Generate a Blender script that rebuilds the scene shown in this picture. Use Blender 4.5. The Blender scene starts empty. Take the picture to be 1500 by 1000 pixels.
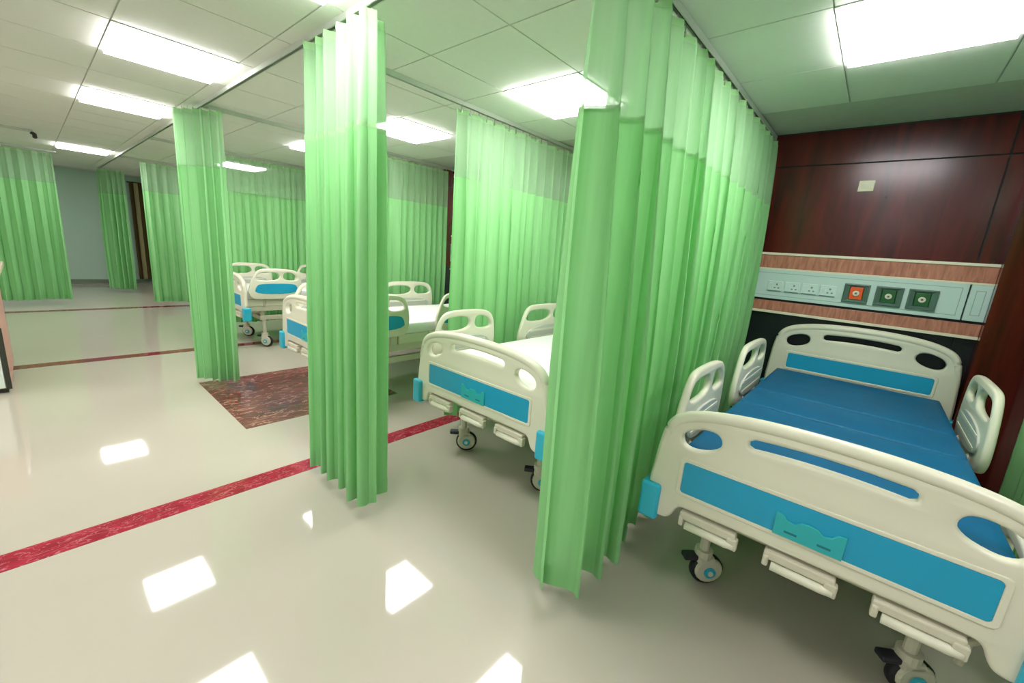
import bpy, bmesh, math, random
from mathutils import Matrix, Vector

scene = bpy.context.scene
COL = scene.collection
rnd = random.Random(7)

# ------------------------------------------------------------------ camera
H = 1.53            # camera height
ZC = 2.57           # ceiling height
XW = 4.005          # head wall plane
cam_d = bpy.data.cameras.new('camera')
cam = bpy.data.objects.new('camera', cam_d)
COL.objects.link(cam)
cam.matrix_world = Matrix(((0.660176, 0.111978, -0.742717, 0.0),
                           (-0.747304, 0.197363, -0.634496, 0.0),
                           (0.075535, 0.973914, 0.213975, H),
                           (0, 0, 0, 1)))
cam_d.sensor_fit = 'HORIZONTAL'
cam_d.sensor_width = 36.0
cam_d.lens = 606.8 / 1500.0 * 36.0
cam_d.clip_start = 0.03
scene.camera = cam

# ------------------------------------------------------------------ world / exposure
world = bpy.data.worlds.new('world')
scene.world = world
world.use_nodes = True
world.node_tree.nodes['Background'].inputs[0].default_value = (0.8, 0.9, 0.85, 1)
world.node_tree.nodes['Background'].inputs[1].default_value = 0.3
scene.view_settings.view_transform = 'Standard'
scene.view_settings.look = 'None'
scene.view_settings.gamma = 1.0
scene.view_settings.use_curve_mapping = False
scene.view_settings.exposure = 0.0
LIGHT_STRENGTH = 25.5


# ------------------------------------------------------------------ materials
def srgb(r, g, b):
    def c(u):
        u /= 255.0
        return u / 12.92 if u <= 0.04045 else ((u + 0.055) / 1.055) ** 2.4
    return (c(r), c(g), c(b), 1.0)


def new_mat(name):
    m = bpy.data.materials.new(name)
    m.use_nodes = True
    nt = m.node_tree
    return m, nt, nt.nodes['Principled BSDF']


def plain(name, col, rough=0.5, metal=0.0, var=0.06, scale=14.0, coat=0.0, spec=0.5):
    """painted / plastic surface with a little procedural tone variation"""
    m, nt, b = new_mat(name)
    tc = nt.nodes.new('ShaderNodeTexCoord')
    nz = nt.nodes.new('ShaderNodeTexNoise')
    nz.inputs['Scale'].default_value = scale
    nz.inputs['Detail'].default_value = 4
    mx = nt.nodes.new('ShaderNodeMix')
    mx.data_type = 'RGBA'
    mx.inputs['A'].default_value = [c * (1 - var) for c in col[:3]] + [1]
    mx.inputs['B'].default_value = [min(1, c * (1 + var)) for c in col[:3]] + [1]
    nt.links.new(tc.outputs['Object'], nz.inputs['Vector'])
    nt.links.new(nz.outputs['Fac'], mx.inputs['Factor'])
    nt.links.new(mx.outputs['Result'], b.inputs['Base Color'])
    b.inputs['Roughness'].default_value = rough
    b.inputs['Metallic'].default_value = metal
    b.inputs['Coat Weight'].default_value = coat
    b.inputs['Specular IOR Level'].default_value = spec
    return m


def cloth_mat(name, col, trans=0.45, open_frac=0.0, weave=True):
    """thin woven curtain cloth: diffuse plus light passing through; open_frac > 0 for net"""
    m = bpy.data.materials.new(name)
    m.use_nodes = True
    nt = m.node_tree
    for n in list(nt.nodes):
        nt.nodes.remove(n)
    out = nt.nodes.new('ShaderNodeOutputMaterial')
    tc = nt.nodes.new('ShaderNodeTexCoord')
    mp = nt.nodes.new('ShaderNodeMapping')
    mp.inputs['Scale'].default_value = (30, 30, 1.2)
    nz = nt.nodes.new('ShaderNodeTexNoise')
    nz.inputs['Scale'].default_value = 1.0
    nz.inputs['Detail'].default_value = 5
    mx = nt.nodes.new('ShaderNodeMix')
    mx.data_type = 'RGBA'
    mx.inputs['A'].default_value = [c * 0.88 for c in col[:3]] + [1]
    mx.inputs['B'].default_value = [min(1, c * 1.12) for c in col[:3]] + [1]
    dif = nt.nodes.new('ShaderNodeBsdfDiffuse')
    tr = nt.nodes.new('ShaderNodeBsdfTranslucent')
    mix = nt.nodes.new('ShaderNodeMixShader')
    mix.inputs[0].default_value = trans
    L = nt.links.new
    L(tc.outputs['Object'], mp.inputs['Vector'])
    L(mp.outputs['Vector'], nz.inputs['Vector'])
    L(nz.outputs['Fac'], mx.inputs['Factor'])
    L(mx.outputs['Result'], dif.inputs['Color'])
    L(mx.outputs['Result'], tr.inputs['Color'])
    L(dif.outputs[0], mix.inputs[1])
    L(tr.outputs[0], mix.inputs[2])
    last = mix
    if open_frac > 0:
        tp = nt.nodes.new('ShaderNodeBsdfTransparent')
        m2 = nt.nodes.new('ShaderNodeMixShader')
        m2.inputs[0].default_value = open_frac
        L(mix.outputs[0], m2.inputs[1])
        L(tp.outputs[0], m2.inputs[2])
        last = m2
    L(last.outputs[0], out.inputs['Surface'])
    return m


def wood(name, c1, c2, rough=0.25, scale=(1.5, 14, 1.2), coat=0.0, axis_scale=1.0, spec=0.5):
    m, nt, b = new_mat(name)
    tc = nt.nodes.new('ShaderNodeTexCoord')
    mp = nt.nodes.new('ShaderNodeMapping')
    mp.inputs['Scale'].default_value = scale
    nz = nt.nodes.new('ShaderNodeTexNoise')
    nz.inputs['Scale'].default_value = 2.0 * axis_scale
    nz.inputs['Detail'].default_value = 8
    nz.inputs['Distortion'].default_value = 0.6
    rp = nt.nodes.new('ShaderNodeValToRGB')
    rp.color_ramp.elements[0].position = 0.3
    rp.color_ramp.elements[1].position = 0.72
    rp.color_ramp.elements[0].color = c1
    rp.color_ramp.elements[1].color = c2
    L = nt.links.new
    L(tc.outputs['Object'], mp.inputs['Vector'])
    L(mp.outputs['Vector'], nz.inputs['Vector'])
    L(nz.outputs['Fac'], rp.inputs['Fac'])
    L(rp.outputs['Color'], b.inputs['Base Color'])
    b.inputs['Roughness'].default_value = rough
    b.inputs['Coat Weight'].default_value = coat
    b.inputs['Coat Roughness'].default_value = 0.2
    b.inputs['Specular IOR Level'].default_value = spec
    return m


def marble(name, base, dark, vein, rough=0.12, scale=3.0, vein_w=0.035, stretch=2.6, rot=0.5, vmax=0.75):
    m, nt, b = new_mat(name)
    tc = nt.nodes.new('ShaderNodeTexCoord')
    n1 = nt.nodes.new('ShaderNodeTexNoise')
    n1.inputs['Scale'].default_value = scale
    n1.inputs['Detail'].default_value = 8
    r1 = nt.nodes.new('ShaderNodeValToRGB')
    r1.color_ramp.elements[0].position = 0.35
    r1.color_ramp.elements[1].position = 0.68
    r1.color_ramp.elements[0].color = dark
    r1.color_ramp.elements[1].color = base
    mp = nt.nodes.new('ShaderNodeMapping')
    mp.inputs['Rotation'].default_value = (0, 0, rot)
    mp.inputs['Scale'].default_value = (1.0, stretch, 1.0)
    n2 = nt.nodes.new('ShaderNodeTexNoise')
    n2.inputs['Scale'].default_value = scale * 1.3
    n2.inputs['Detail'].default_value = 6
    n2.inputs['Distortion'].default_value = 1.6
    sb = nt.nodes.new('ShaderNodeMath')
    sb.operation = 'SUBTRACT'
    sb.inputs[1].default_value = 0.5
    ab = nt.nodes.new('ShaderNodeMath')
    ab.operation = 'ABSOLUTE'
    r2 = nt.nodes.new('ShaderNodeValToRGB')
    r2.color_ramp.elements[0].position = 0.0
    r2.color_ramp.elements[1].position = vein_w
    r2.color_ramp.elements[0].color = (vmax, vmax, vmax, 1)
    r2.color_ramp.elements[1].color = (0, 0, 0, 1)
    mx = nt.nodes.new('ShaderNodeMix')
    mx.data_type = 'RGBA'
    mx.inputs['B'].default_value = vein
    L = nt.links.new
    L(tc.outputs['Object'], n1.inputs['Vector'])
    L(tc.outputs['Object'], mp.inputs['Vector'])
    L(mp.outputs['Vector'], n2.inputs['Vector'])
    L(n1.outputs['Fac'], r1.inputs['Fac'])
    L(n2.outputs['Fac'], sb.inputs[0])
    L(sb.outputs[0], ab.inputs[0])
    L(ab.outputs[0], r2.inputs['Fac'])
    L(r2.outputs['Color'], mx.inputs['Factor'])
    L(r1.outputs['Color'], mx.inputs['A'])
    L(mx.outputs['Result'], b.inputs['Base Color'])
    b.inputs['Roughness'].default_value = rough
    return m


def emit(name, col, strength):
    m = bpy.data.materials.new(name)
    m.use_nodes = True
    nt = m.node_tree
    b = nt.nodes['Principled BSDF']
    b.inputs['Base Color'].default_value = (0.9, 0.9, 0.9, 1)
    b.inputs['Emission Color'].default_value = col
    b.inputs['Emission Strength'].default_value = strength
    return m


M = {}
M['floor'] = plain('polished_floor', srgb(178, 173, 157), rough=0.045, var=0.035, scale=1.1)
M['ceiling_grid'] = plain('ceiling_grid', srgb(204, 206, 196), 0.7)
M['tile'] = plain('ceiling_tile', srgb(228, 230, 222), 0.8, var=0.03, scale=30)
M['wall'] = plain('painted_wall', srgb(176, 200, 186), 0.6, var=0.02, scale=2)
M['wall_white'] = plain('painted_wall_white', srgb(214, 226, 212), 0.6, var=0.02, scale=2)
M['mahogany'] = wood('mahogany', srgb(52, 11, 11), srgb(98, 22, 18), rough=0.235, scale=(5, 5, 0.8), coat=0.0)
M['mahogany2'] = wood('mahogany_red', srgb(62, 16, 14), srgb(96, 28, 24), rough=0.08, scale=(8, 8, 0.6), coat=0.0)
M['darkwall'] = wood('dark_lower_panel', srgb(10, 18, 20), srgb(18, 25, 27), rough=0.35, scale=(6, 6, 0.7))  # near-black tone for the lowest row of wall panels
M['salmonwood'] = wood('salmon_wood', srgb(152, 94, 74), srgb(200, 136, 112), rough=0.35, scale=(10, 22, 4))
M['deskwood'] = plain('desk_laminate', srgb(214, 160, 142), 0.35, var=0.05, scale=5)
M['desktop'] = plain('desk_top', srgb(206, 192, 164), 0.35)
M['white_paint'] = plain('white_panel', srgb(222, 232, 222), 0.35, var=0.02)
M['cream_trim'] = plain('cream_trim', srgb(228, 222, 198), 0.35, var=0.02)
M['console'] = plain('console_plastic', srgb(192, 216, 208), 0.4, var=0.02)
M['console_line'] = plain('console_line', srgb(150, 172, 166), 0.4, var=0.02)
M['abs'] = plain('cream_abs_plastic', srgb(222, 220, 198), 0.32, var=0.02, scale=6)
M['abs_grey'] = plain('grey_abs_plastic', srgb(190, 196, 184), 0.4, var=0.03)
M['steel_cream'] = plain('cream_painted_steel', srgb(206, 202, 180), 0.4, var=0.03)
M['blue'] = plain('blue_insert', srgb(22, 156, 194), 0.4, var=0.08, scale=5)
M['cyan'] = plain('cyan_plastic', srgb(44, 178, 206), 0.4, var=0.04)
M['teal'] = plain('teal_card_holder', srgb(40, 172, 176), 0.35, var=0.05)
M['teal_dark'] = plain('teal_slot', srgb(10, 110, 126), 0.4)
M['mattress_blue'] = plain('blue_vinyl', srgb(0, 94, 136), 0.55, var=0.22, scale=7, spec=0.3)
M['sheet'] = plain('white_sheet', srgb(240, 243, 238), 0.85, var=0.02)
M['rubber'] = plain('black_rubber', srgb(22, 24, 26), 0.6)
M['pedal'] = plain('dark_pedal', srgb(34, 32, 44), 0.45)
M['chrome'] = plain('aluminium', srgb(190, 196, 190), 0.3, metal=0.8, var=0.03)
M['rail_white'] = plain('track_white', srgb(196, 204, 192), 0.35, metal=0.2, var=0.03)
M['dark_metal'] = plain('dark_metal', srgb(60, 62, 52), 0.4, metal=0.3)
M['bezel'] = plain('grey_green_bezel', srgb(84, 110, 98), 0.35, var=0.05)
M['orange'] = plain('orange_insert', srgb(232, 92, 34), 0.4)
M['green'] = plain('dark_green_insert', srgb(30, 92, 44), 0.4, var=0.1)
M['valve'] = plain('valve_white', srgb(226, 226, 206), 0.3)
M['valve_core'] = plain('valve_core', srgb(120, 112, 84), 0.3, metal=0.4)
M['socket'] = plain('socket_white', srgb(204, 224, 216), 0.35, var=0.02)
M['socket_hole'] = plain('socket_hole', srgb(120, 142, 136), 0.5)
M['plate'] = plain('cream_plate', srgb(238, 228, 200), 0.4)
M['red_marble'] = marble('red_marble', srgb(164, 40, 60), srgb(128, 18, 38), srgb(206, 130, 140), rough=0.1, scale=7, vein_w=0.02)
M['dark_strip'] = marble('maroon_marble', srgb(136, 44, 58), srgb(96, 24, 38), srgb(170, 100, 104), rough=0.1, scale=7, vein_w=0.02)
M['brown_marble'] = marble('brown_marble', srgb(118, 66, 64), srgb(86, 44, 44), srgb(214, 160, 142), rough=0.16, scale=2.6, vein_w=0.02, stretch=3.5, rot=0.35, vmax=0.8)
M['baseboard'] = plain('baseboard', srgb(120, 128, 112), 0.4)
M['cloth'] = cloth_mat('green_curtain_cloth', srgb(164, 223, 158), 0.36)
M['net'] = cloth_mat('green_curtain_net', srgb(184, 226, 180), 0.45, open_frac=0.25)
M['tape'] = cloth_mat('curtain_tape', srgb(178, 222, 166), 0.3, open_frac=0.1)
M['brown_cloth'] = cloth_mat('brown_drape', srgb(84, 70, 44), 0.1)
M['tan_cloth'] = cloth_mat('tan_drape', srgb(176, 164, 128), 0.1)
M['panel_light'] = emit('light_panel', (1.0, 0.95, 0.97, 1), LIGHT_STRENGTH)


# ------------------------------------------------------------------ helpers
def link(name, me, mat, parent=None, smooth=False):
    o = bpy.data.objects.new(name, me)
    COL.objects.link(o)
    if mat is not None and len(me.materials) == 0:
        me.materials.append(M[mat] if isinstance(mat, str) else mat)
    if parent is not None:
        o.parent = parent
    if smooth:
        me.polygons.foreach_set('use_smooth', [True] * len(me.polygons))
    return o


def tag(o, label, cat, group=None):
    o['label'] = label
    o['category'] = cat
    if group:
        o['group'] = group
    return o


def struct(o, label=None):
    o['kind'] = 'structure'
    if label:
        o['label'] = label
    return o


def thing(name, label, cat, loc=(0, 0, 0), group=None):
    o = bpy.data.objects.new(name, None)
    COL.objects.link(o)
    o.location = loc
    o.empty_display_size = 0.1
    return tag(o, label, cat, group)


def box_bm(bm, x0, x1, y0, y1, z0, z1, bev=0.0, seg=2):
    r = bmesh.ops.create_cube(bm, size=1.0)
    vs = r['verts']
    for v in vs:
        v.co = Vector(((x0 + x1) / 2 + v.co.x * (x1 - x0),
                       (y0 + y1) / 2 + v.co.y * (y1 - y0),
                       (z0 + z1) / 2 + v.co.z * (z1 - z0)))
    if bev > 0:
        es = list({e for v in vs for e in v.link_edges})
        bmesh.ops.bevel(bm, geom=es, offset=bev, segments=seg, affect='EDGES', profile=0.5)


def box_me(x0, x1, y0, y1, z0, z1, bev=0.0, seg=2, name='m'):
    bm = bmesh.new()
    box_bm(bm, x0, x1, y0, y1, z0, z1, bev, seg)
    me = bpy.data.meshes.new(name)
    bm.to_mesh(me)
    bm.free()
    return me


def box(name, b, mat, parent=None, bev=0.0, seg=2):
    return link(name, box_me(*b, bev=bev, seg=seg, name=name), mat, parent)


def boxes(name, bs, mat, parent=None, bev=0.0):
    bm = bmesh.new()
    for b in bs:
        box_bm(bm, *b, bev=bev)
    me = bpy.data.meshes.new(name)
    bm.to_mesh(me)
    bm.free()
    return link(name, me, mat, parent)


def tube_bm(bm, pts, r, n=10, closed=False, caps=True):
    pts = [Vector(p) for p in pts]
    rings = []
    up = Vector((0, 0, 1))
    cnt = len(pts)
    for i, p in enumerate(pts):
        a = pts[i - 1] if (i > 0 or closed) else p
        b = pts[(i + 1) % cnt] if (i < cnt - 1 or closed) else p
        t = (b - a).normalized()
        ref = up if abs(t.dot(up)) < 0.95 else Vector((1, 0, 0))
        s = t.cross(ref).normalized()
        u = s.cross(t).normalized()
        rr = r[i] if isinstance(r, (list, tuple)) else r
        rings.append([bm.verts.new(p + s * (math.cos(k * 2 * math.pi / n) * rr) + u * (math.sin(k * 2 * math.pi / n) * rr)) for k in range(n)])
    for i in range(cnt if closed else cnt - 1):
        A, B = rings[i], rings[(i + 1) % cnt]
        for k in range(n):
            bm.faces.new((A[k], A[(k + 1) % n], B[(k + 1) % n], B[k]))
    if caps and not closed:
        bm.faces.new(rings[0][::-1])
        bm.faces.new(rings[-1])


def tube(name, pts, r, mat, parent=None, n=10, closed=False):
    bm = bmesh.new()
    tube_bm(bm, pts, r, n, closed)
    bmesh.ops.recalc_face_normals(bm, faces=bm.faces)
    me = bpy.data.meshes.new(name)
    bm.to_mesh(me)
    bm.free()
    return link(name, me, mat, parent, smooth=True)


def lathe_me(prof, n=20, axis='z', name='m'):
    """prof: (radius, height) pairs; spun round the axis"""
    bm = bmesh.new()
    rings = []
    for r, h in prof:
        ring = []
        for k in range(n):
            a = 2 * math.pi * k / n
            c, s = math.cos(a) * r, math.sin(a) * r
            co = {'z': (c, s, h), 'y': (c, h, s), 'x': (h, c, s)}[axis]
            ring.append(bm.verts.new(co))
        rings.append(ring)
    for i in range(len(rings) - 1):
        for k in range(n):
            bm.faces.new((rings[i][k], rings[i][(k + 1) % n], rings[i + 1][(k + 1) % n], rings[i + 1][k]))
    bm.faces.new(rings[0][::-1])
    bm.faces.new(rings[-1])
    bmesh.ops.recalc_face_normals(bm, faces=bm.faces)
    me = bpy.data.meshes.new(name)
    bm.to_mesh(me)
    bm.free()
    return me


def chaikin(pts, it=2, closed=True):
    for _ in range(it):
        out = []
        n = len(pts)
        rng = range(n) if closed else range(n - 1)
        if not closed:
            out.append(pts[0])
        for i in rng:
            a, b = pts[i], pts[(i + 1) % n]
            out.append((a[0] * .75 + b[0] * .25, a[1] * .75 + b[1] * .25))
            out.append((a[0] * .25 + b[0] * .75, a[1] * .25 + b[1] * .75))
        if not closed:
            out.append(pts[-1])
        pts = out
    return pts


def plate_me(outline, holes, thick, bevel, mapping, name='plate', res=2):
    """solid plate with rounded edges and real holes; outline is (u, v), mapping a 4x4 taking (u, v, thickness) to the thing"""
    cu = bpy.data.curves.new('tmp', 'CURVE')
    cu.dimensions = '2D'
    cu.fill_mode = 'BOTH'
    cu.extrude = max(0.0, thick / 2 - bevel)
    cu.bevel_depth = bevel
    cu.bevel_resolution = res
    cu.offset = -bevel
    for loop in [outline] + list(holes):
        sp = cu.splines.new('POLY')
        sp.points.add(len(loop) - 1)
        for p, (u, v) in zip(sp.points, loop):
            p.co = (u, v, 0, 1)
        sp.use_cyclic_u = True
    ob = bpy.data.objects.new('tmp', cu)
    COL.objects.link(ob)
    dg = bpy.context.evaluated_depsgraph_get()
    me = bpy.data.meshes.new_from_object(ob.evaluated_get(dg))
    bpy.data.objects.remove(ob)
    bpy.data.curves.remove(cu)
    me.name = name
    me.materials.clear()
    me.transform(mapping)
    bm = bmesh.new()
    bm.from_mesh(me)
    bmesh.ops.remove_doubles(bm, verts=bm.verts, dist=1e-5)
    bmesh.ops.recalc_face_normals(bm, faces=bm.faces)
    bm.to_mesh(me)
    bm.free()
    return me


# (u, v, w) -> x = w, y = u, z = v   (plates standing across the bed)
MAP_YZ = Matrix(((0, 0, 1, 0), (1, 0, 0, 0), (0, 1, 0, 0), (0, 0, 0, 1)))
# (u, v, w) -> x = u, y = w, z = v   (plates standing along the bed)
MAP_XZ = Matrix(((1, 0, 0, 0), (0, 0, 1, 0), (0, 1, 0, 0), (0, 0, 0, 1)))


def T(x, y, z):
    return Matrix.Translation((x, y, z))


def ellipse(cu, cv, ru, rv, tilt=0.0, n=28, power=2.0):
    out = []
    for k in range(n):
        a = 2 * math.pi * k / n
        c, s = math.cos(a), math.sin(a)
        c = math.copysign(abs(c) ** (2 / power), c)
        s = math.copysign(abs(s) ** (2 / power), s)
        u, v = c * ru, s * rv
        out.append((cu + u * math.cos(tilt) - v * math.sin(tilt), cv + u * math.sin(tilt) + v * math.cos(tilt)))
    return out


def rrect(u0, u1, v0, v1, r, n=5):
    out = []
    for (cu, cv, a0) in ((u1 - r, v1 - r, 0), (u0 + r, v1 - r, 90), (u0 + r, v0 + r, 180), (u1 - r, v0 + r, 270)):
        for k in range(n + 1):
            a = math.radians(a0 + 90 * k / n)
            out.append((cu + r * math.cos(a), cv + r * math.sin(a)))
    return out


def copy_tree(o, parent=None):
    c = o.copy()
    COL.objects.link(c)
    c.parent = parent
    for ch in list(o.children):
        copy_tree(ch, c)
    return c


# ------------------------------------------------------------------ room shell
X0, Y0, Y1 = -4.2, -3.2, 14.1
floor = struct(box('floor', (X0, XW + 0.1, Y0, Y1 + 0.1, -0.1, 0.0), 'floor'), 'polished beige floor of the ward')
wall_left = struct(box('wall_left', (X0 - 0.1, X0, Y0, Y1, 0, ZC + 0.1), 'wall'))
wall_front = struct(box('wall_front', (X0, XW, Y0 - 0.1, Y0, 0, ZC + 0.1), 'wall'))
wall_back = struct(box('wall_back', (X0, XW, Y1, Y1 + 0.1, 0, ZC + 0.1), 'wall'), 'pale grey-green painted end wall of the ward')
wall_right = struct(box('wall_right', (XW + 0.012, XW + 0.1, Y0, Y1, 0, ZC + 0.1), 'rubber'), 'dark wood panelled wall behind the beds')
baseboard = struct(box('baseboard_back', (X0, 3.9, Y1 - 0.02, Y1, 0, 0.1), 'baseboard'))

# wood wall panels, each its own piece with an open joint round it
J = 0.005
ys = [-3.18, -2.0, -0.445, 1.20, 2.85, 4.5, 6.15, 7.8, 9.45, 11.1, 12.75, 14.05]
for i in range(len(ys) - 1):
    for (z0, z1, mt) in ((0.0, 1.24, 'darkwall'), (1.24, 2.33, 'mahogany'), (2.33, ZC, 'mahogany')):
        box('panel', (XW, XW + 0.012, ys[i] + J, ys[i + 1] - J, z0 + J, z1 - J), mt, wall_right)
# wood clad pilaster to the right of the near bed
pil = struct(box('wall_pilaster', (XW - 0.13, XW + 0.01, -1.5, -0.545, 0, ZC), 'mahogany2'), 'projecting red-brown wood clad pilaster right of the near bed')
box('edge_bead', (XW - 0.133, XW - 0.126, -0.551, -0.543, 0, ZC), 'mahogany2', pil)

# suspended ceiling: slab with separate tiles; light panels take the place of some tiles
ceiling = struct(box('ceiling', (X0, XW + 0.1, Y0, Y1 + 0.1, ZC + 0.008, ZC + 0.1), 'ceiling_grid'), 'suspended tile ceiling')
TX, TY, P = 2.22, 3.35, 0.6
light_cells = set()
for ly in (-0.25, 1.55, 3.35, 5.15, 8.15, 10.55):
    light_cells.add((0, round((ly - TY) / P)))
for ly in (-1.45, 1.55, 3.35, 5.15, 9.35):  # includes an added unseen panel that brightens the bunched curtain by the brown square
    light_cells.add((-3, round((ly - TY) / P)))
for ly in (-0.25, 1.55, 3.35, 5.15, 8.15, 10.55, 12.35):  # left column added out of view to spread light more evenly
    light_cells.add((-7, round((ly - TY) / P)))
tile_me = box_me(0.004, P - 0.004, 0.004, P - 0.004, 0.0, 0.012, name='ceiling_tile')
tile_me.materials.append(M['tile'])
edge_strips = []
nt_ = 0
for i in range(-6, 3):
    for j in range(-7, 18):
        x, y = TX + i * P, TY + j * P
        if (i, j) in light_cells or x + P > XW + 0.01 or y + P > Y1:
            continue
        o = bpy.data.objects.new('ceiling_tile', tile_me)
        COL.objects.link(o)
        o.parent = ceiling
        o.location = (x, y, ZC)
bs = []
for j in range(-7, 18):                     # cut tiles along the head wall
    y = TY + j * P
    if y + P < Y1:
        o = box('ceiling_tile', (TX + 2 * P + P + 0.004, XW, y + 0.004, y + P - 0.004, ZC, ZC + 0.012), 'tile', ceiling) if TX + 3 * P < XW - 0.02 else None
o = box('ceiling_tile', (X0, TX - 6 * P - 0.004, Y0, Y1, ZC, ZC + 0.012), 'tile', ceiling)   # plain field out of view on the left

LIGHT_NAMES = {
    (0, -6): 'square ceiling light panel above the bed with the blue mattress',
    (0, -3): 'square ceiling light panel just behind the nearest green curtain',
    (0, 0): 'square ceiling light panel between the two middle bed curtains',
    (0, 3): 'square ceiling light panel partly hidden behind the tall bunched curtain',
    (0, 8): 'square ceiling light panel glowing through the net of a far curtain',
    (0, 12): 'square ceiling light panel over the last bed bay',
    (-3, -8): 'square aisle ceiling light panel behind the viewpoint',
    (-3, -3): 'square aisle ceiling light panel nearest the viewpoint',
    (-3, 0): 'added aisle fill light panel out of view, beside the tall bunched curtain',
    (-3, 3): 'square aisle ceiling light panel left of the curtain track, middle of the aisle',
    (-3, 10): 'square aisle ceiling light panel farthest away, near the end wall',
}
for (i, j) in sorted(light_cells):
    x, y = TX + i * P, TY + j * P
    lab = LIGHT_NAMES.get((i, j), 'added ceiling fill light panel out of view on the far left of the ward, row %s' % {-6: 'one', -3: 'two', 0: 'three', 3: 'four', 8: 'five', 12: 'six'}.get(j, 'seven'))
    t = thing('ceiling_light', lab, 'ceiling light', (x, y, ZC), 'ceiling light panels')
    boxes('frame', [(0.002, P - 0.002, 0.002, 0.022, -0.006, 0.014), (0.002, P - 0.002, P - 0.022, P - 0.002, -0.004, 0.014),
                    (0.002, 0.022, 0.022, P - 0.022, -0.004, 0.014), (P - 0.022, P - 0.002, 0.022, P - 0.022, -0.004, 0.014)], 'white_paint', t)
    box('diffuser', (0.022, P - 0.022, 0.022, P - 0.022, -0.026, 0.006), 'panel_light', t)

# floor inlays: marble strips laid tile by tile and a brown marble square
def strip(n, y0, y1, mat, label):
    root = struct(box('trim_%d' % n, (X0, XW - 0.02, y0, y1, -0.01, 0.0006), mat), label)
    x = X0 + 0.1
    me = box_me(0.0015, 0.5985, y0, y1, 0.0, 0.0022, name='strip_tile')
    me.materials.append(M[mat])
    k = 0
    while x + 0.6 < XW:
        o = bpy.data.objects.new('tile', me)
        COL.objects.link(o)
        o.parent = root
        o.location = (x, 0, 0)
        x += 0.6
        k += 1


strip(1, 2.600, 2.745, 'red_marble', 'crimson marble strip across the floor, nearest')
strip(2, 6.26, 6.41, 'dark_strip', 'thin maroon marble strip across the floor beyond the brown square')
strip(3, 9.95, 10.10, 'dark_strip', 'farthest thin maroon marble strip across the floor')
inlay = struct(box('floor_inlay', (0.965, 2.345, 3.50, 4.90, -0.01, 0.0015), 'brown_marble'), 'brown marble square with pale veins set in the floor')


# ------------------------------------------------------------------ curtain tracks
def track(name, p0, p1, label, end=False):
    (x0, y0), (x1, y1) = p0, p1
    t = thing(name, label, 'curtain track', (0, 0, 0), 'ceiling curtain tracks')
    w = 0.014
    along_x = abs(x1 - x0) > abs(y1 - y0)
    if along_x:
        boxes('rail', [(x0, x1, y0 - w, y0 + w, ZC - 0.008, ZC), (x0, x1, y0 - w, y0 - w + 0.006, ZC - 0.03, ZC - 0.008),
                       (x0, x1, y0 + w - 0.006, y0 + w, ZC - 0.03, ZC - 0.008)], 'rail_white', t)
        box('slot', (x0 + 0.004, x1 - 0.004, y0 - w + 0.006, y0 + w - 0.006, ZC - 0.016, ZC - 0.008), 'dark_metal', t)
        e = [(x0, y0), (x1, y0)]
    else:
        boxes('rail', [(x0 - w, x0 + w, y0, y1, ZC - 0.008, ZC), (x0 - w, x0 - w + 0.006, y0, y1, ZC - 0.03, ZC - 0.008),
                       (x0 + w - 0.006, x0 + w, y0, y1, ZC - 0.03, ZC - 0.008)], 'rail_white', t)
        box('slot', (x0 - w + 0.006, x0 + w - 0.006, y0 + 0.004, y1 - 0.004, ZC - 0.016, ZC - 0.008), 'dark_metal', t)
        e = [(x0, y0), (x0, y1)]
    for (ex, ey) in e:
        box('end_cap', (ex - 0.018, ex + 0.018, ey - 0.018, ey + 0.018, ZC - 0.034, ZC - 0.001), 'chrome', t, bev=0.004)
    return t


PT = {0: -0.78, 1: 0.845, 2: 2.55, 3: 4.71, 4: 7.15, 5: 9.75}
AX = 1.12
track('curtain_track', (1.3, PT[0]), (XW - 0.15, PT[0]), 'ceiling track of the curtain at the right edge')
for k, lab in ((1, 'ceiling track above the nearest long green curtain'), (2, 'ceiling track above the curtain behind the second bed'),
               (3, 'ceiling track above the curtain behind the third bed'), (4, 'ceiling track above the curtain behind the far bed'),
               (5, 'ceiling track above the last partition curtain')):
    track('curtain_track', (AX + 0.03, PT[k]), (XW - 0.02, PT[k]), lab)
track('curtain_track', (AX, -2.4), (AX, 12.6), 'long ceiling track running down the aisle')
tr = track('curtain_track', (-3.4, 8.5), (0.17, 8.5), 'short ceiling track with dark end bracket on the left')
tube('bracket', [(0.17, 8.5, ZC - 0.03), (0.2, 8.5, ZC - 0.05), (0.2, 8.46, ZC - 0.09)], 0.022, 'dark_metal', tr)
track('curtain_track', (-3.4, 10.7), (0.45, 10.7), 'ceiling track of the far left curtain')


# ------------------------------------------------------------------ curtains
def path_eval(pts):
    P_ = [Vector((p[0], p[1], 0)) for p in pts]
    d = [0.0]
    for a, b in zip(P_, P_[1:]):
        d.append(d[-1] + (b - a).length)

    def f(s):
        s = max(0.0, min(1.0, s)) * d[-1]
        for i in range(len(P_) - 1):
            if s <= d[i + 1] or i == len(P_) - 2:
                u = (s - d[i]) / max(1e-9, d[i + 1] - d[i])
                return P_[i].lerp(P_[i + 1], u)
    return f, d[-1]


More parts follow.
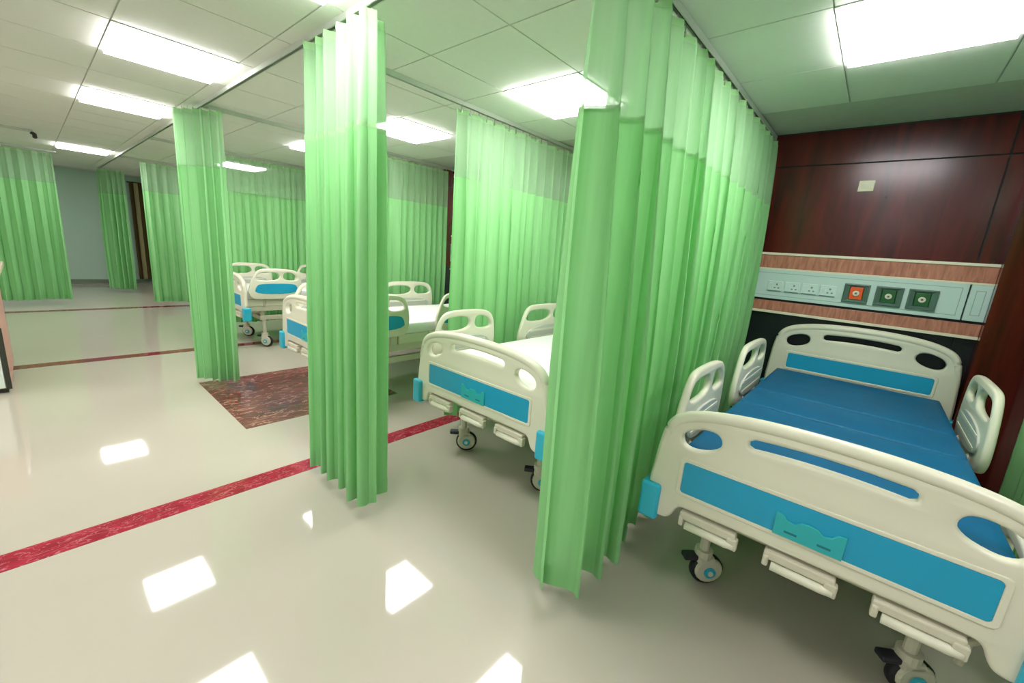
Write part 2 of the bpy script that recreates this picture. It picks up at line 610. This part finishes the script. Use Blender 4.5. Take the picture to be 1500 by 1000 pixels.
def curtain(name, label, path, folds, amp, z_hem=0.08, z_net=2.045, z_top=2.515, seed=1, group='green bed curtains',
            amp_top=0.35, hooks=14, sway=0.02, flare=1.0, skew=0.25, hem_tilt=0.0, mats=('cloth', 'net', 'tape')):
    r = random.Random(seed)
    f, length = path_eval(path)
    N = folds * 14
    # irregular fold phase
    ws = [r.uniform(0.7, 1.4) for _ in range(folds)]
    tot = sum(ws)
    edges = [0.0]
    for w in ws:
        edges.append(edges[-1] + w / tot)
    fa = [r.uniform(0.6, 1.25) for _ in range(folds)]
    fl = [r.uniform(-1, 1) for _ in range(folds)]
    drift = [r.uniform(-1, 1) for _ in range(4)]

    def pos(i, z, off=0.0):
        s = i / N
        k = min(folds - 1, int(s * folds))
        loc = s * folds - k
        u = edges[k] + (edges[k + 1] - edges[k]) * loc
        h = (z_top - z) / (z_top - z_hem)            # 0 top .. 1 hem
        tcen = 0.5 + (u - 0.5) * (1 + (flare - 1) * h)
        p = f(u)
        q0, q1 = f(max(0, u - 0.01)), f(min(1, u + 0.01))
        tg = (q1 - q0).normalized()
        nm = Vector((-tg.y, tg.x, 0))
        a = amp * (amp_top + (1 - amp_top) * min(1, h * 1.7) ** 0.8)
        ph = 2 * math.pi * loc
        prof = math.sin(ph) + 0.18 * math.sin(2 * ph + fl[k])
        # blend fold amplitude between neighbours for continuity
        kk = (k + 1) % folds if loc > 0.5 else (k - 1) % folds
        w_ = abs(loc - 0.5)
        av = fa[k] * (1 - w_) + fa[kk] * w_
        d = a * av * prof + off
        sl = skew * a * av * math.sin(2 * ph)        # rounds the folds over
        sw = sway * (math.sin(h * 2.3 + drift[0] * 3 + u * 5 * drift[1])) * h
        P2 = p + nm * (d + sw) + tg * sl
        if flare != 1.0:
            mid = f(0.5)
            P2 = mid + (P2 - mid) * (1 + (flare - 1) * h)
        zz = z + (hem_tilt * (u - 0.5) + 0.006 * math.sin(u * 23 + drift[2])) * max(0, h - 0.7) / 0.3
        return Vector((P2.x, P2.y, zz))

    def sheet(nm, z0, z1, rows, mat, off=0.0):
        vs, fs = [], []
        for j in range(rows + 1):
            z = z1 + (z0 - z1) * j / rows
            for i in range(N + 1):
                vs.append(pos(i, z, off))
        for j in range(rows):
            for i in range(N):
                a = j * (N + 1) + i
                fs.append((a, a + 1, a + N + 2, a + N + 1))
        me = bpy.data.meshes.new(nm)
        me.from_pydata(vs, [], fs)
        return link(nm, me, mat, root, smooth=True)

    root = thing(name, label, 'curtain', (0, 0, 0), group)
    sheet('cloth_panel', z_hem, z_net, 22, mats[0])
    sheet('net_panel', z_net, z_top - 0.03, 5, mats[1])
    sheet('heading_tape', z_top - 0.035, z_top, 1, mats[2], 0.002)
    sheet('seam', z_net - 0.012, z_net + 0.012, 1, mats[2], 0.003)
    sheet('hem', z_hem, z_hem + 0.10, 3, mats[0], -0.003)
    hk = bpy.data.meshes.get('hook')
    if hk is None:
        bm = bmesh.new()
        tube_bm(bm, [(0, 0, 0), (0, 0, ZC - 0.030 - 2.50)], 0.0035, 5)
        box_bm(bm, -0.005, 0.005, -0.005, 0.005, -0.006, 0.012)
        hk = bpy.data.meshes.new('hook')
        bm.to_mesh(hk)
        bm.free()
        hk.materials.append(M['chrome'])
    for i in range(hooks):
        u = (i + 0.5) / hooks
        p = f(u)
        o = bpy.data.objects.new('hook', hk)
        COL.objects.link(o)
        o.parent = root
        o.location = (p.x, p.y, 2.50)
    return root


curtain('privacy_curtain', 'nearest long green curtain left of the bed with the blue mattress',
        [(1.33, 0.89), (1.42, 0.86), (1.6, 0.845), (3.97, 0.845)], 17, 0.10, z_hem=0.08, seed=3, hooks=26, sway=0.05)
curtain('privacy_curtain', 'green curtain hanging behind the second bed from the front',
        [(2.17, 2.55), (3.93, 2.55)], 15, 0.062, z_hem=0.10, seed=5, hooks=20)
curtain('privacy_curtain', 'green curtain hanging behind the third bed, seen right of the bunched curtain',
        [(2.50, 4.71), (3.90, 4.71)], 15, 0.048, z_hem=0.12, seed=8, hooks=18)
curtain('privacy_curtain', 'wide green curtain behind the far white bed, light panel showing through its net',
        [(1.60, 7.15), (3.93, 7.15)], 24, 0.045, z_hem=0.15, seed=11, hooks=24)
curtain('privacy_curtain', 'yellowish green far curtain between the brown drape and the bunched curtain',
        [(1.38, 9.75), (3.9, 9.75)], 22, 0.05, z_hem=0.13, seed=13, hooks=20)
curtain('privacy_curtain', 'tall bunched green curtain hanging free in the centre, over the crimson strip',
        [(1.13, 1.89), (1.12, 2.60)], 6, 0.095, z_hem=0.075, seed=21, hooks=8, amp_top=0.7, sway=0.01)
curtain('privacy_curtain', 'bunched green curtain at the corner of the brown marble square',
        [(0.96, 4.92), (1.07, 4.72), (1.24, 4.60)], 6, 0.075, z_hem=0.07, seed=23, hooks=7, amp_top=0.8, sway=0.01)
curtain('privacy_curtain', 'small bunched green curtain far away beside the grey end wall',
        [(1.10, 12.5), (1.18, 12.3), (1.46, 12.2)], 6, 0.08, z_hem=0.08, seed=29, hooks=6, amp_top=0.6)
curtain('privacy_curtain', 'far left green curtain behind the reception desk',
        [(-1.7, 10.7), (0.41, 10.7)], 18, 0.075, z_hem=0.10, seed=31, hooks=18)
curtain('privacy_curtain', 'green curtain edge at the right border behind the near bed',
        [(2.0, PT[0]), (3.53, PT[0])], 12, 0.055, z_hem=0.10, seed=37, hooks=14)
# brown drape on the end wall
bd = thing('door_drape', 'dark brown and tan striped drape hanging on the far end wall', 'drape', (0, 0, 0))
tube('rod', [(1.70, 13.97, 2.44), (2.4, 13.97, 2.44)], 0.012, 'dark_metal', bd)
box('rod_bracket', (1.72, 1.74, 13.97, Y1, 2.43, 2.45), 'dark_metal', bd)
box('rod_bracket', (2.36, 2.38, 13.97, Y1, 2.43, 2.45), 'dark_metal', bd)
for k in range(8):
    vs, fs = [], []
    x0 = 1.74 + k * 0.08
    for j in range(9):
        z = 2.45 - j * (2.45 - 0.12) / 8
        for i in range(9):
            t_ = i / 8
            vs.append((x0 + t_ * 0.08, 13.97 + 0.035 * math.sin(math.pi * t_) * (1 if k % 2 else -1), z))
    for j in range(8):
        for i in range(8):
            a = j * 9 + i
            fs.append((a, a + 1, a + 10, a + 9))
    me = bpy.data.meshes.new('stripe')
    me.from_pydata(vs, [], fs)
    link('stripe', me, 'tan_cloth' if k % 3 == 1 else 'brown_cloth', bd, smooth=True)


# ------------------------------------------------------------------ bed-head service consoles
def console(y0, y1, ysplit, label):
    t = thing('service_console', label, 'wall console', (XW, 0, 0), 'bed-head service consoles')
    F = -0.05

    def bx(nm, a0, a1, z0, z1, x, mat, parent=t, bev=0.002):
        return box(nm, (x, -0.001, a0, a1, z0, z1), mat, parent, bev)
    bx('top_trim', y0, y1, 1.655, 1.674, F - 0.004, 'cream_trim')
    bx('wood_strip', y0, y1, 1.553, 1.655, F + 0.004, 'salmonwood')
    bx('trim', y0, y1, 1.540, 1.553, F - 0.002, 'cream_trim')
    main = bx('face_panel', ysplit + 0.004, y1, 1.309, 1.540, F, 'console')
    bx('border_groove', ysplit + 0.035, y1 - 0.02, 1.512, 1.516, F - 0.001, 'console_line', main, 0)
    bx('border_groove', ysplit + 0.035, y1 - 0.02, 1.333, 1.337, F - 0.001, 'console_line', main, 0)
    bx('border_groove', ysplit + 0.031, ysplit + 0.035, 1.333, 1.516, F - 0.001, 'console_line', main, 0)
    end = bx('end_panel', y0, ysplit - 0.004, 1.309, 1.540, F, 'console')
    bx('border_groove', y0 + 0.025, ysplit - 0.03, 1.50, 1.504, F - 0.001, 'console_line', end, 0)
    bx('border_groove', y0 + 0.025, ysplit - 0.03, 1.345, 1.349, F - 0.001, 'console_line', end, 0)
    bx('border_groove', y0 + 0.025, y0 + 0.029, 1.345, 1.504, F - 0.001, 'console_line', end, 0)
    bx('border_groove', ysplit - 0.034, ysplit - 0.03, 1.345, 1.504, F - 0.001, 'console_line', end, 0)
    bx('shadow_gap', y0, y1, 1.291, 1.309, F + 0.02, 'rubber', t, 0)
    bx('wood_strip', y0, y1, 1.212, 1.291, F + 0.004, 'salmonwood')
    bx('bottom_trim', y0, y1, 1.193, 1.212, F - 0.004, 'cream_trim')
    c = y0 + 0.5445                                 # layout measured from the bay centre
    for dy in (0.628, 0.510, 0.395, 0.280):
        s = box('socket', (F - 0.008, F + 0.01, c + dy - 0.05, c + dy + 0.05, 1.372, 1.452), 'socket', t, 0.003)
        box('bottom_lip', (F - 0.0095, F, c + dy - 0.048, c + dy + 0.046, 1.372, 1.377), 'socket_hole', s)
        box('rocker_switch', (F - 0.0115, F, c + dy + 0.014, c + dy + 0.038, 1.40, 1.436), 'socket', s, 0.002)
        for (hy, hz, hw, hh) in ((-0.014, 1.425, 0.006, 0.014), (-0.028, 1.398, 0.006, 0.010), (-0.002, 1.398, 0.006, 0.010)):
            box('pin_hole', (F - 0.0092, F, c + dy + hy - hw, c + dy + hy + hw, hz - hh / 2, hz + hh / 2), 'socket_hole', s)
    for dy, im in ((0.112, 'orange'), (-0.067, 'green'), (-0.239, 'green')):
        g = c + dy
        w, h, zc = 0.074, 0.068, 1.414
        bm = bmesh.new()
        # square bezel sloping in to a recessed insert
        def ring(a, b, x):
            return [bm.verts.new((x, g + u * a, zc + v * b)) for u, v in ((-1, -1), (1, -1), (1, 1), (-1, 1))]
        R0, R1, R2, R3 = ring(w, h, F), ring(w, h, F - 0.014), ring(w - 0.008, h - 0.008, F - 0.016), ring(w * 0.55, h * 0.66, F - 0.003)
        for A, B in ((R0, R1), (R1, R2), (R2, R3)):
            for q in range(4):
                bm.faces.new((A[q], A[(q + 1) % 4], B[(q + 1) % 4], B[q]))
        bm.faces.new(R0)
        bmesh.ops.recalc_face_normals(bm, faces=bm.faces)
        me = bpy.data.meshes.new('gas_outlet')
        bm.to_mesh(me)
        bm.free()
        go = link('gas_outlet', me, 'bezel', t)
        box('insert', (F - 0.010, F - 0.001, g - w * 0.5, g + w * 0.5, zc - h * 0.64, zc + h * 0.64), im, go, 0.002)
        v = link('valve', lathe_me([(0.019, F - 0.0095), (0.019, F - 0.017), (0.016, F - 0.019), (0.008, F - 0.019), (0.008, F - 0.013)], 18, 'x', 'valve'), 'valve', go)
        v.location = (0, g, zc)
        vc = link('valve_core', lathe_me([(0.007, F - 0.0125), (0.007, F - 0.0165)], 12, 'x', 'valve_core'), 'valve_core', go)
        vc.location = (0, g, zc)
    return t


console(-0.5445, 0.80, -0.445, 'service console with orange and green gas outlets above the blue bed')
console(1.20, 2.50, 1.30, 'service console hidden behind the nearest curtain at the second bed')
console(2.95, 4.66, 3.05, 'service console glimpsed in the gap beside the curtain of the third bed')

sp = thing('wall_switch', 'small cream switch plate high on the dark wood wall', 'switch', (XW, 0.205, 2.17))
box('plate', (-0.010, 0.0, -0.044, 0.044, -0.037, 0.037), 'plate', sp, 0.003)
box('rocker', (-0.014, -0.004, -0.026, 0.026, -0.018, 0.018), 'cream_trim', sp, 0.002)


# ------------------------------------------------------------------ hospital beds
def board_outline(top, dz_low, s=1.0):
    half = [(0.0, top), (0.16, top - 0.003), (0.30, top - 0.014), (0.42, top - 0.034), (0.505, top - 0.066), (0.545, top - 0.115),
            (0.563, top - 0.19), (0.578, top - 0.30), (0.592, dz_low + 0.14), (0.585, dz_low + 0.02), (0.56, dz_low), (0.50, dz_low),
            (0.475, dz_low + 0.02), (0.455, dz_low + 0.075), (0.42, dz_low + 0.085)]
    pts = [(u * s, v) for u, v in half] + [(0.0, dz_low + 0.085)] + [(-u * s, v) for u, v in half[::-1][:-1]]
    return pts


def end_board(name, parent, x, top, low, s, face, ph, card):
    """footboard / headboard of cream plastic, with three grip holes, blue insert, rolled top edge"""
    out = chaikin(board_outline(top, low, s), 2)
    zo = top - 0.152
    holes = [ellipse(0.405 * s, zo, 0.077, 0.045, 0.30 * -1, 28, 2.3), ellipse(-0.405 * s, zo, 0.077, 0.045, 0.30, 28, 2.3)]
    slot = [(u, v + 0.02 * (1 - (u / 0.24) ** 2)) for u, v in rrect(-0.235 * s, 0.235 * s, top - 0.118, top - 0.072, 0.022, 5)]
    # subdivide slot edges so that they arch with the top
    up = [(u * s, top - 0.070 - 0.012 * (u / 0.235) ** 2) for u in [i * 0.02 - 0.22 for i in range(23)]]
    dn = [(u * s, top - 0.112 - 0.012 * (u / 0.235) ** 2) for u in [0.22 - i * 0.02 for i in range(23)]]
    slot = up + [(0.236 * s, top - 0.091), (0.238 * s, top - 0.103), (0.236 * s, top - 0.115)] + dn + [(-0.236 * s, top - 0.115), (-0.238 * s, top - 0.103), (-0.236 * s, top - 0.091)]
    me = plate_me(out, holes + [slot], 0.042, 0.012, T(x, 0, 0) @ MAP_YZ, name)
    b = link(name, me, 'abs', parent, smooth=True)
    # rolled rim along the top and shoulders
    rim = [(u, v) for u, v in out if v > low + 0.13]
    rim.sort(key=lambda p: p[0])
    tube('top_rim', [(x, u * 0.975, v - 0.018 * min(1.0, max(0.0, (v - top + 0.25) / 0.2))) for u, v in rim],
         [0.019 + 0.008 * min(1.0, max(0.0, (v - top + 0.32) / 0.22)) for u, v in rim], 'abs', b, 12)
    # blue insert on both faces
    z1 = top - 0.262
    z0 = z1 - ph
    for fx in (-1, 1):
        bl = link('blue_panel', plate_me(rrect(-0.452 * s, 0.452 * s, z0, z1, 0.014), [], 0.006, 0.002, T(x + fx * 0.0215, 0, 0) @ MAP_YZ, 'blue_panel'), 'blue', b)
        brd = plate_me(rrect(-0.470 * s, 0.470 * s, z0 - 0.016, z1 + 0.016, 0.02), [rrect(-0.452 * s, 0.452 * s, z0, z1, 0.014)], 0.008, 0.003, T(x + fx * 0.0215, 0, 0) @ MAP_YZ, 'panel_border')
        link('panel_border', brd, 'abs', b)
        if card and fx == face:
            wav = [(-0.104, z0 - 0.002), (0.104, z0 - 0.002), (0.104, z0 + 0.088), (0.080, z0 + 0.084), (0.066, z0 + 0.066), (0.042, z0 + 0.060),
                   (0.026, z0 + 0.076), (0.0, z0 + 0.080), (-0.026, z0 + 0.076), (-0.042, z0 + 0.060), (-0.066, z0 + 0.066), (-0.080, z0 + 0.084), (-0.104, z0 + 0.088)]
            ch = link('card_holder', plate_me(wav, [], 0.008, 0.002, T(x + fx * 0.028, 0, 0) @ MAP_YZ, 'card_holder'), 'teal', b)
            for cy in (-0.05, 0.05):
                o_ = box('card_slot', (x + fx * 0.0325 - 0.001, x + fx * 0.0325 + 0.001, cy - 0.020, cy + 0.020, z0 + 0.018, z0 + 0.026), 'teal_dark', b)
    # cyan corner bumpers
    for sy in (-1, 1):
        y_a, y_b = sorted((sy * 0.530 * s, sy * 0.615 * s))
        bo = box('corner_bumper', (x - 0.045, x + 0.045, y_a, y_b, low - 0.02, low + 0.150), 'cyan', b, 0.014, 3)
    return b


def side_rail(parent, xa, xb, y, outer, label=None):
    """split side rail: rounded loop with a grip opening and divider, solid lower part with a blue insert outside"""
    zb, zt = 0.665, 1.065
    L_ = xb - xa
    out = chaikin([(xa + 0.00, zb + 0.10), (xa + 0.07, zt - 0.10), (xa + 0.13, zt - 0.015), (xa + 0.25, zt), (xb - 0.16, zt - 0.005), (xb - 0.06, zt - 0.035),
                   (xb - 0.015, zt - 0.12), (xb, zb + 0.10), (xb - 0.05, zb + 0.005), (xb - 0.14, zb), (xa + 0.14, zb), (xa + 0.05, zb + 0.01)], 3)
    g0, g1 = zt - 0.155, zt - 0.05
    xd = xa + L_ * 0.60
    h1 = chaikin([(xa + 0.085, g0), (xa + 0.125, g1 - 0.02), (xa + 0.19, g1), (xd - 0.02, g1), (xd - 0.02, g0)], 2)
    h2 = chaikin([(xd + 0.03, g0), (xd + 0.03, g1), (xb - 0.13, g1 - 0.005), (xb - 0.065, g1 - 0.05), (xb - 0.055, g0)], 2)
    o = link('side_rail', plate_me(out, [h1, h2], 0.036, 0.013, T(0, y, 0) @ MAP_XZ, 'side_rail'), 'abs', parent, smooth=True)
    ins = chaikin([(xa + 0.07, zb + 0.07), (xb - 0.06, zb + 0.07), (xb - 0.07, zb + 0.17), (xb - 0.13, zb + 0.205), (xa + 0.16, zb + 0.205), (xa + 0.10, zb + 0.18)], 2)
    link('blue_panel', plate_me(ins, [], 0.006, 0.002, T(0, y + outer * 0.019, 0) @ MAP_XZ, 'rail_panel'), 'blue', o)
    inner = chaikin([(xa + 0.10, zb + 0.05), (xb - 0.08, zb + 0.05), (xb - 0.08, zb + 0.20), (xa + 0.12, zb + 0.20)], 2)
    inm = link('inner_panel', plate_me(inner, [], 0.014, 0.004, T(0, y - outer * 0.020, 0) @ MAP_XZ, 'rail_inner'), 'abs_grey', o)
    boxes('inner_ridge', [(xa + 0.15, xb - 0.13, min(y - outer * 0.03, y - outer * 0.022), max(y - outer * 0.03, y - outer * 0.022), zb + q, zb + q + 0.02) for q in (0.085, 0.15)], 'abs', o, 0.003)
    # folding arms down to the bed frame
    for xx in (xa + L_ * 0.30, xa + L_ * 0.72):
        yi = y - outer * 0.055
        tube('rail_arm', [(xx, y - outer * 0.012, zb + 0.04), (xx + 0.012, yi + outer * 0.01, zb - 0.02), (xx, yi, 0.56)], 0.013, 'steel_cream', o, 8)
    if label:
        o['label'] = label
    return o


def caster(parent, x, y, ang):
    r, zc = 0.068, 0.068
    # swivel fork and stem
    bm = bmesh.new()
    tube_bm(bm, [(0, 0, 0.13), (0, 0, 0.36)], 0.019, 12)
    tube_bm(bm, [(0, 0, 0.128), (0, 0, 0.165)], 0.034, 14)
    c = link('caster', bpy.data.meshes.new('caster'), 'steel_cream', parent)
    # rounded twin covers on either side of the wheel
    for sy in (-1, 1):
        prof = [(0.001, 0.0), (0.050, 0.0), (0.056, 0.004), (0.058, 0.012)]
        ring_prev = None
        for (rr, hh) in prof:
            ring = []
            for k in range(18):
                a = 2 * math.pi * k / 18
                ring.append(bm.verts.new((0.022 + rr * math.cos(a), sy * (0.030 - hh), zc + rr * math.sin(a) + 0.006)))
            if ring_prev:
                for k in range(18):
                    bm.faces.new((ring_prev[k], ring_prev[(k + 1) % 18], ring[(k + 1) % 18], ring[k]))
            ring_prev = ring
    box_bm(bm, -0.030, 0.040, -0.030, 0.030, 0.105, 0.138, 0.008)
    bmesh.ops.recalc_face_normals(bm, faces=bm.faces)
    bm.to_mesh(c.data)
    bm.free()
    c.location = (x, y, 0)
    c.scale = (1.18, 1.18, 1.12)
    c.rotation_euler = (0, 0, ang)
    ty = link('tyre', lathe_me([(0.045, -0.019), (0.060, -0.019), (0.067, -0.012), (0.068, 0.0), (0.067, 0.012), (0.060, 0.019), (0.045, 0.019)], 26, 'y', 'tyre'), 'rubber', c, smooth=True)
    ty.location = (0.022, 0, zc)
    for sy in (-1, 1):
        hb = link('hub', lathe_me([(0.024, 0.0), (0.024, 0.006), (0.018, 0.008)], 16, 'y', 'hub'), 'cyan', c)
        hb.location = (0.022, sy * 0.0315 - (0.0 if sy > 0 else 0.006), zc + 0.002)
        hc = link('hub_cap', lathe_me([(0.011, 0.0), (0.011, 0.010)], 12, 'y', 'hub_cap'), 'abs', c)
        hc.location = (0.022, sy * 0.0325 - (0.0 if sy > 0 else 0.010), zc + 0.002)
    pd = box('brake_pedal', (-0.085, -0.028, -0.022, 0.022, 0.118, 0.140), 'pedal', c, 0.006)
    return c


BED_L = 2.18


def make_bed(label):
    t = thing('hospital_bed', label, 'hospital bed', (0, 0, 0), 'hospital beds')
    end_board('footboard', t, 0.0, 0.978, 0.42, 1.0, -1, 0.140, True)
    end_board('headboard', t, BED_L, 1.165, 0.50, 0.93, -1, 0.115, False)
    # platform frame, lying surface, lower beams
    boxes('frame', [(0.03, BED_L - 0.03, -0.455, -0.405, 0.50, 0.565), (0.03, BED_L - 0.03, 0.405, 0.455, 0.50, 0.565),
                    (0.022, 0.07, -0.455, 0.455, 0.50, 0.565), (BED_L - 0.07, BED_L - 0.022, -0.455, 0.455, 0.50, 0.565),
                    (0.98, 1.03, -0.405, 0.405, 0.50, 0.555)], 'steel_cream', t, 0.006)
    boxes('lower_beam', [(0.20, BED_L - 0.20, -0.40, -0.355, 0.37, 0.43)], 'steel_cream', t, 0.006)
    boxes('lower_beam', [(0.20, BED_L - 0.20, 0.355, 0.40, 0.37, 0.43)], 'steel_cream', t, 0.006)
    for xx in (0.22, BED_L - 0.27):
        boxes('cross_beam', [(xx, xx + 0.05, -0.40, 0.40, 0.36, 0.42)], 'steel_cream', t, 0.006)
    for xx in (0.24, BED_L - 0.25):
        for yy in (-0.37, 0.37):
            box('leg', (xx - 0.022, xx + 0.022, yy - 0.022, yy + 0.022, 0.40, 0.53), 'steel_cream', t, 0.004)
    for (xa, xb) in ((0.05, 0.62), (0.63, 0.98), (0.99, 1.28), (1.29, BED_L - 0.05)):
        box('platform_panel', (xa, xb, -0.47, 0.47, 0.565, 0.665), 'abs', t, 0.012)
    for cy in (-0.32, 0.0, 0.32):
        cr = boxes('crank', [(-0.020, 0.30, cy - 0.016, cy + 0.016, 0.452, 0.484), (-0.036, -0.004, cy - 0.115, cy - 0.075, 0.425, 0.475),
                             (-0.030, 0.012, cy - 0.105, cy + 0.115, 0.458, 0.492), (-0.036, -0.004, cy + 0.095, cy + 0.115, 0.43, 0.475)], 'steel_cream', t, 0.006)
        tube('crank_handle', [(-0.030, cy - 0.105, 0.440), (-0.030, cy - 0.07, 0.440), (-0.030, cy + 0.085, 0.440)], [0.012, 0.017, 0.017], 'abs', cr, 10)
    yr = 0.535
    for sy in (-1, 1):
        side_rail(t, -0.02 + 0.05, 0.70, sy * yr, sy)
        side_rail(t, 1.00, 1.80, sy * yr, sy)
    for (x, y, a) in ((0.26, 0.37, -0.80), (0.26, -0.37, -0.95), (BED_L - 0.25, 0.37, -0.4), (BED_L - 0.25, -0.37, 2.4)):
        caster(t, x, y, a)
    return t


def mattress(loc, label, mat, sections, seed, h=0.105):
    """mattress in folding sections; each section a soft rounded block"""
    root = thing('mattress', label, 'mattress', loc, 'bed mattresses')
    xs = sections
    r = random.Random(seed)
    for (a, b) in zip(xs, xs[1:]):
        bm = bmesh.new()
        nx, ny = 16, 16
        g = 0.004
        hw = 0.475
        top = {}
        bm2 = []
        def soft(u):                       # 0..1 over edge distance
            return max(0.0, min(1.0, u))
        for layer in (0, 1):
            for i in range(nx + 1):
                for j in range(ny + 1):
                    u = i / nx
                    v = j / ny
                    # crowd samples to the edges for rounding
                    uu = 0.5 - 0.5 * math.cos(math.pi * u)
                    vv = 0.5 - 0.5 * math.cos(math.pi * v)
                    x = a + g + (b - a - 2 * g) * uu
                    y = -hw + 2 * hw * vv
                    ed = min((x - a - g), (b - g - x))
                    es = min(y + hw, hw - y)
                    R_ = 0.013
                    dz = 0
                    for e in (ed, es):
                        if e < R_:
                            dz += R_ - math.sqrt(max(0, R_ * R_ - (R_ - e) ** 2))
                    dz = min(dz, R_ * 1.3)
                    puff = 0.006 * math.sin(math.pi * uu) * math.sin(math.pi * vv) + 0.0015 * math.sin(x * 31 + seed) * math.sin(y * 27 + 2 * seed)
                    z = h - dz + puff if layer else dz
                    top[(layer, i, j)] = bm.verts.new((x, y, z))
        for i in range(nx):
            for j in range(ny):
                bm.faces.new((top[(1, i, j)], top[(1, i + 1, j)], top[(1, i + 1, j + 1)], top[(1, i, j + 1)]))
                bm.faces.new((top[(0, i, j)], top[(0, i, j + 1)], top[(0, i + 1, j + 1)], top[(0, i + 1, j)]))
        for i in range(nx):
            for j in (0, ny):
                bm.faces.new((top[(0, i, j)], top[(0, i + 1, j)], top[(1, i + 1, j)], top[(1, i, j)]))
        for j in range(ny):
            for i in (0, nx):
                bm.faces.new((top[(0, i, j)], top[(0, i, j + 1)], top[(1, i, j + 1)], top[(1, i, j)]))
        bmesh.ops.recalc_face_normals(bm, faces=bm.faces)
        me = bpy.data.meshes.new('mattress_section')
        bm.to_mesh(me)
        bm.free()
        link('mattress_section', me, mat, root, smooth=True)
    return root


BEDS = [
    ((1.75, 0.0125, 0), 'nearest hospital bed with blue mattress, at right in front of the dark wood wall'),
    ((1.78, 1.79, 0), 'second hospital bed with white mattress, between the nearest curtain and the bunched one'),
    ((1.60, 3.80, 0), 'third hospital bed, half hidden behind the tall bunched curtain'),
    ((1.72, 6.48, 0), 'farthest visible white hospital bed, between the two bunched curtains'),
]
bed0 = make_bed(BEDS[0][1])
bed0.location = BEDS[0][0]
for loc, lab in BEDS[1:]:
    b = copy_tree(bed0)
    b.location = loc
    b['label'] = lab
# the near bed's right foot-end rail is folded down
fold = [c for c in bed0.children if c.name.startswith('side_rail')][0]
fold.location = (0, 0, -0.32)
ML = [(0.035, 'dark blue vinyl mattress in folding sections on the nearest bed', 'mattress_blue', [0.03, 0.92, 1.31, BED_L - 0.035]),
      (0.0, 'white sheeted mattress on the second bed from the front', 'sheet', [0.03, BED_L - 0.035]),
      (0.0, 'white sheeted mattress on the third bed beside the bunched curtain', 'sheet', [0.03, BED_L - 0.035]),
      (0.0, 'white sheeted mattress on the farthest visible bed', 'sheet', [0.03, BED_L - 0.035])]
for (loc, _), (dx, lab, mt, secs) in zip(BEDS, ML):
    mattress((loc[0], loc[1], 0.665), lab, mt, secs, 3)

# ------------------------------------------------------------------ reception desk at the left edge
dk = thing('reception_desk', 'salmon reception desk with pale front panel at the left edge', 'desk', (-0.24, 5.42, 0))
box('body', (-1.9, 0.0, 0.03, 1.05, 0.04, 1.0), 'deskwood', dk, 0.004)
box('plinth', (-1.88, -0.02, 0.05, 1.03, 0.0, 0.04), 'dark_metal', dk)
box('front_panel', (-1.88, -0.03, 0.008, 0.03, 0.05, 0.56), 'white_paint', dk, 0.004)
box('front_panel', (-1.88, -0.03, 0.012, 0.03, 0.575, 0.98), 'deskwood', dk, 0.004)
box('edge_strip', (-0.028, 0.004, 0.004, 0.032, 0.04, 0.57), 'dark_metal', dk)
box('counter_top', (-1.95, 0.05, -0.04, 1.1, 1.0, 1.045), 'desktop', dk, 0.008)
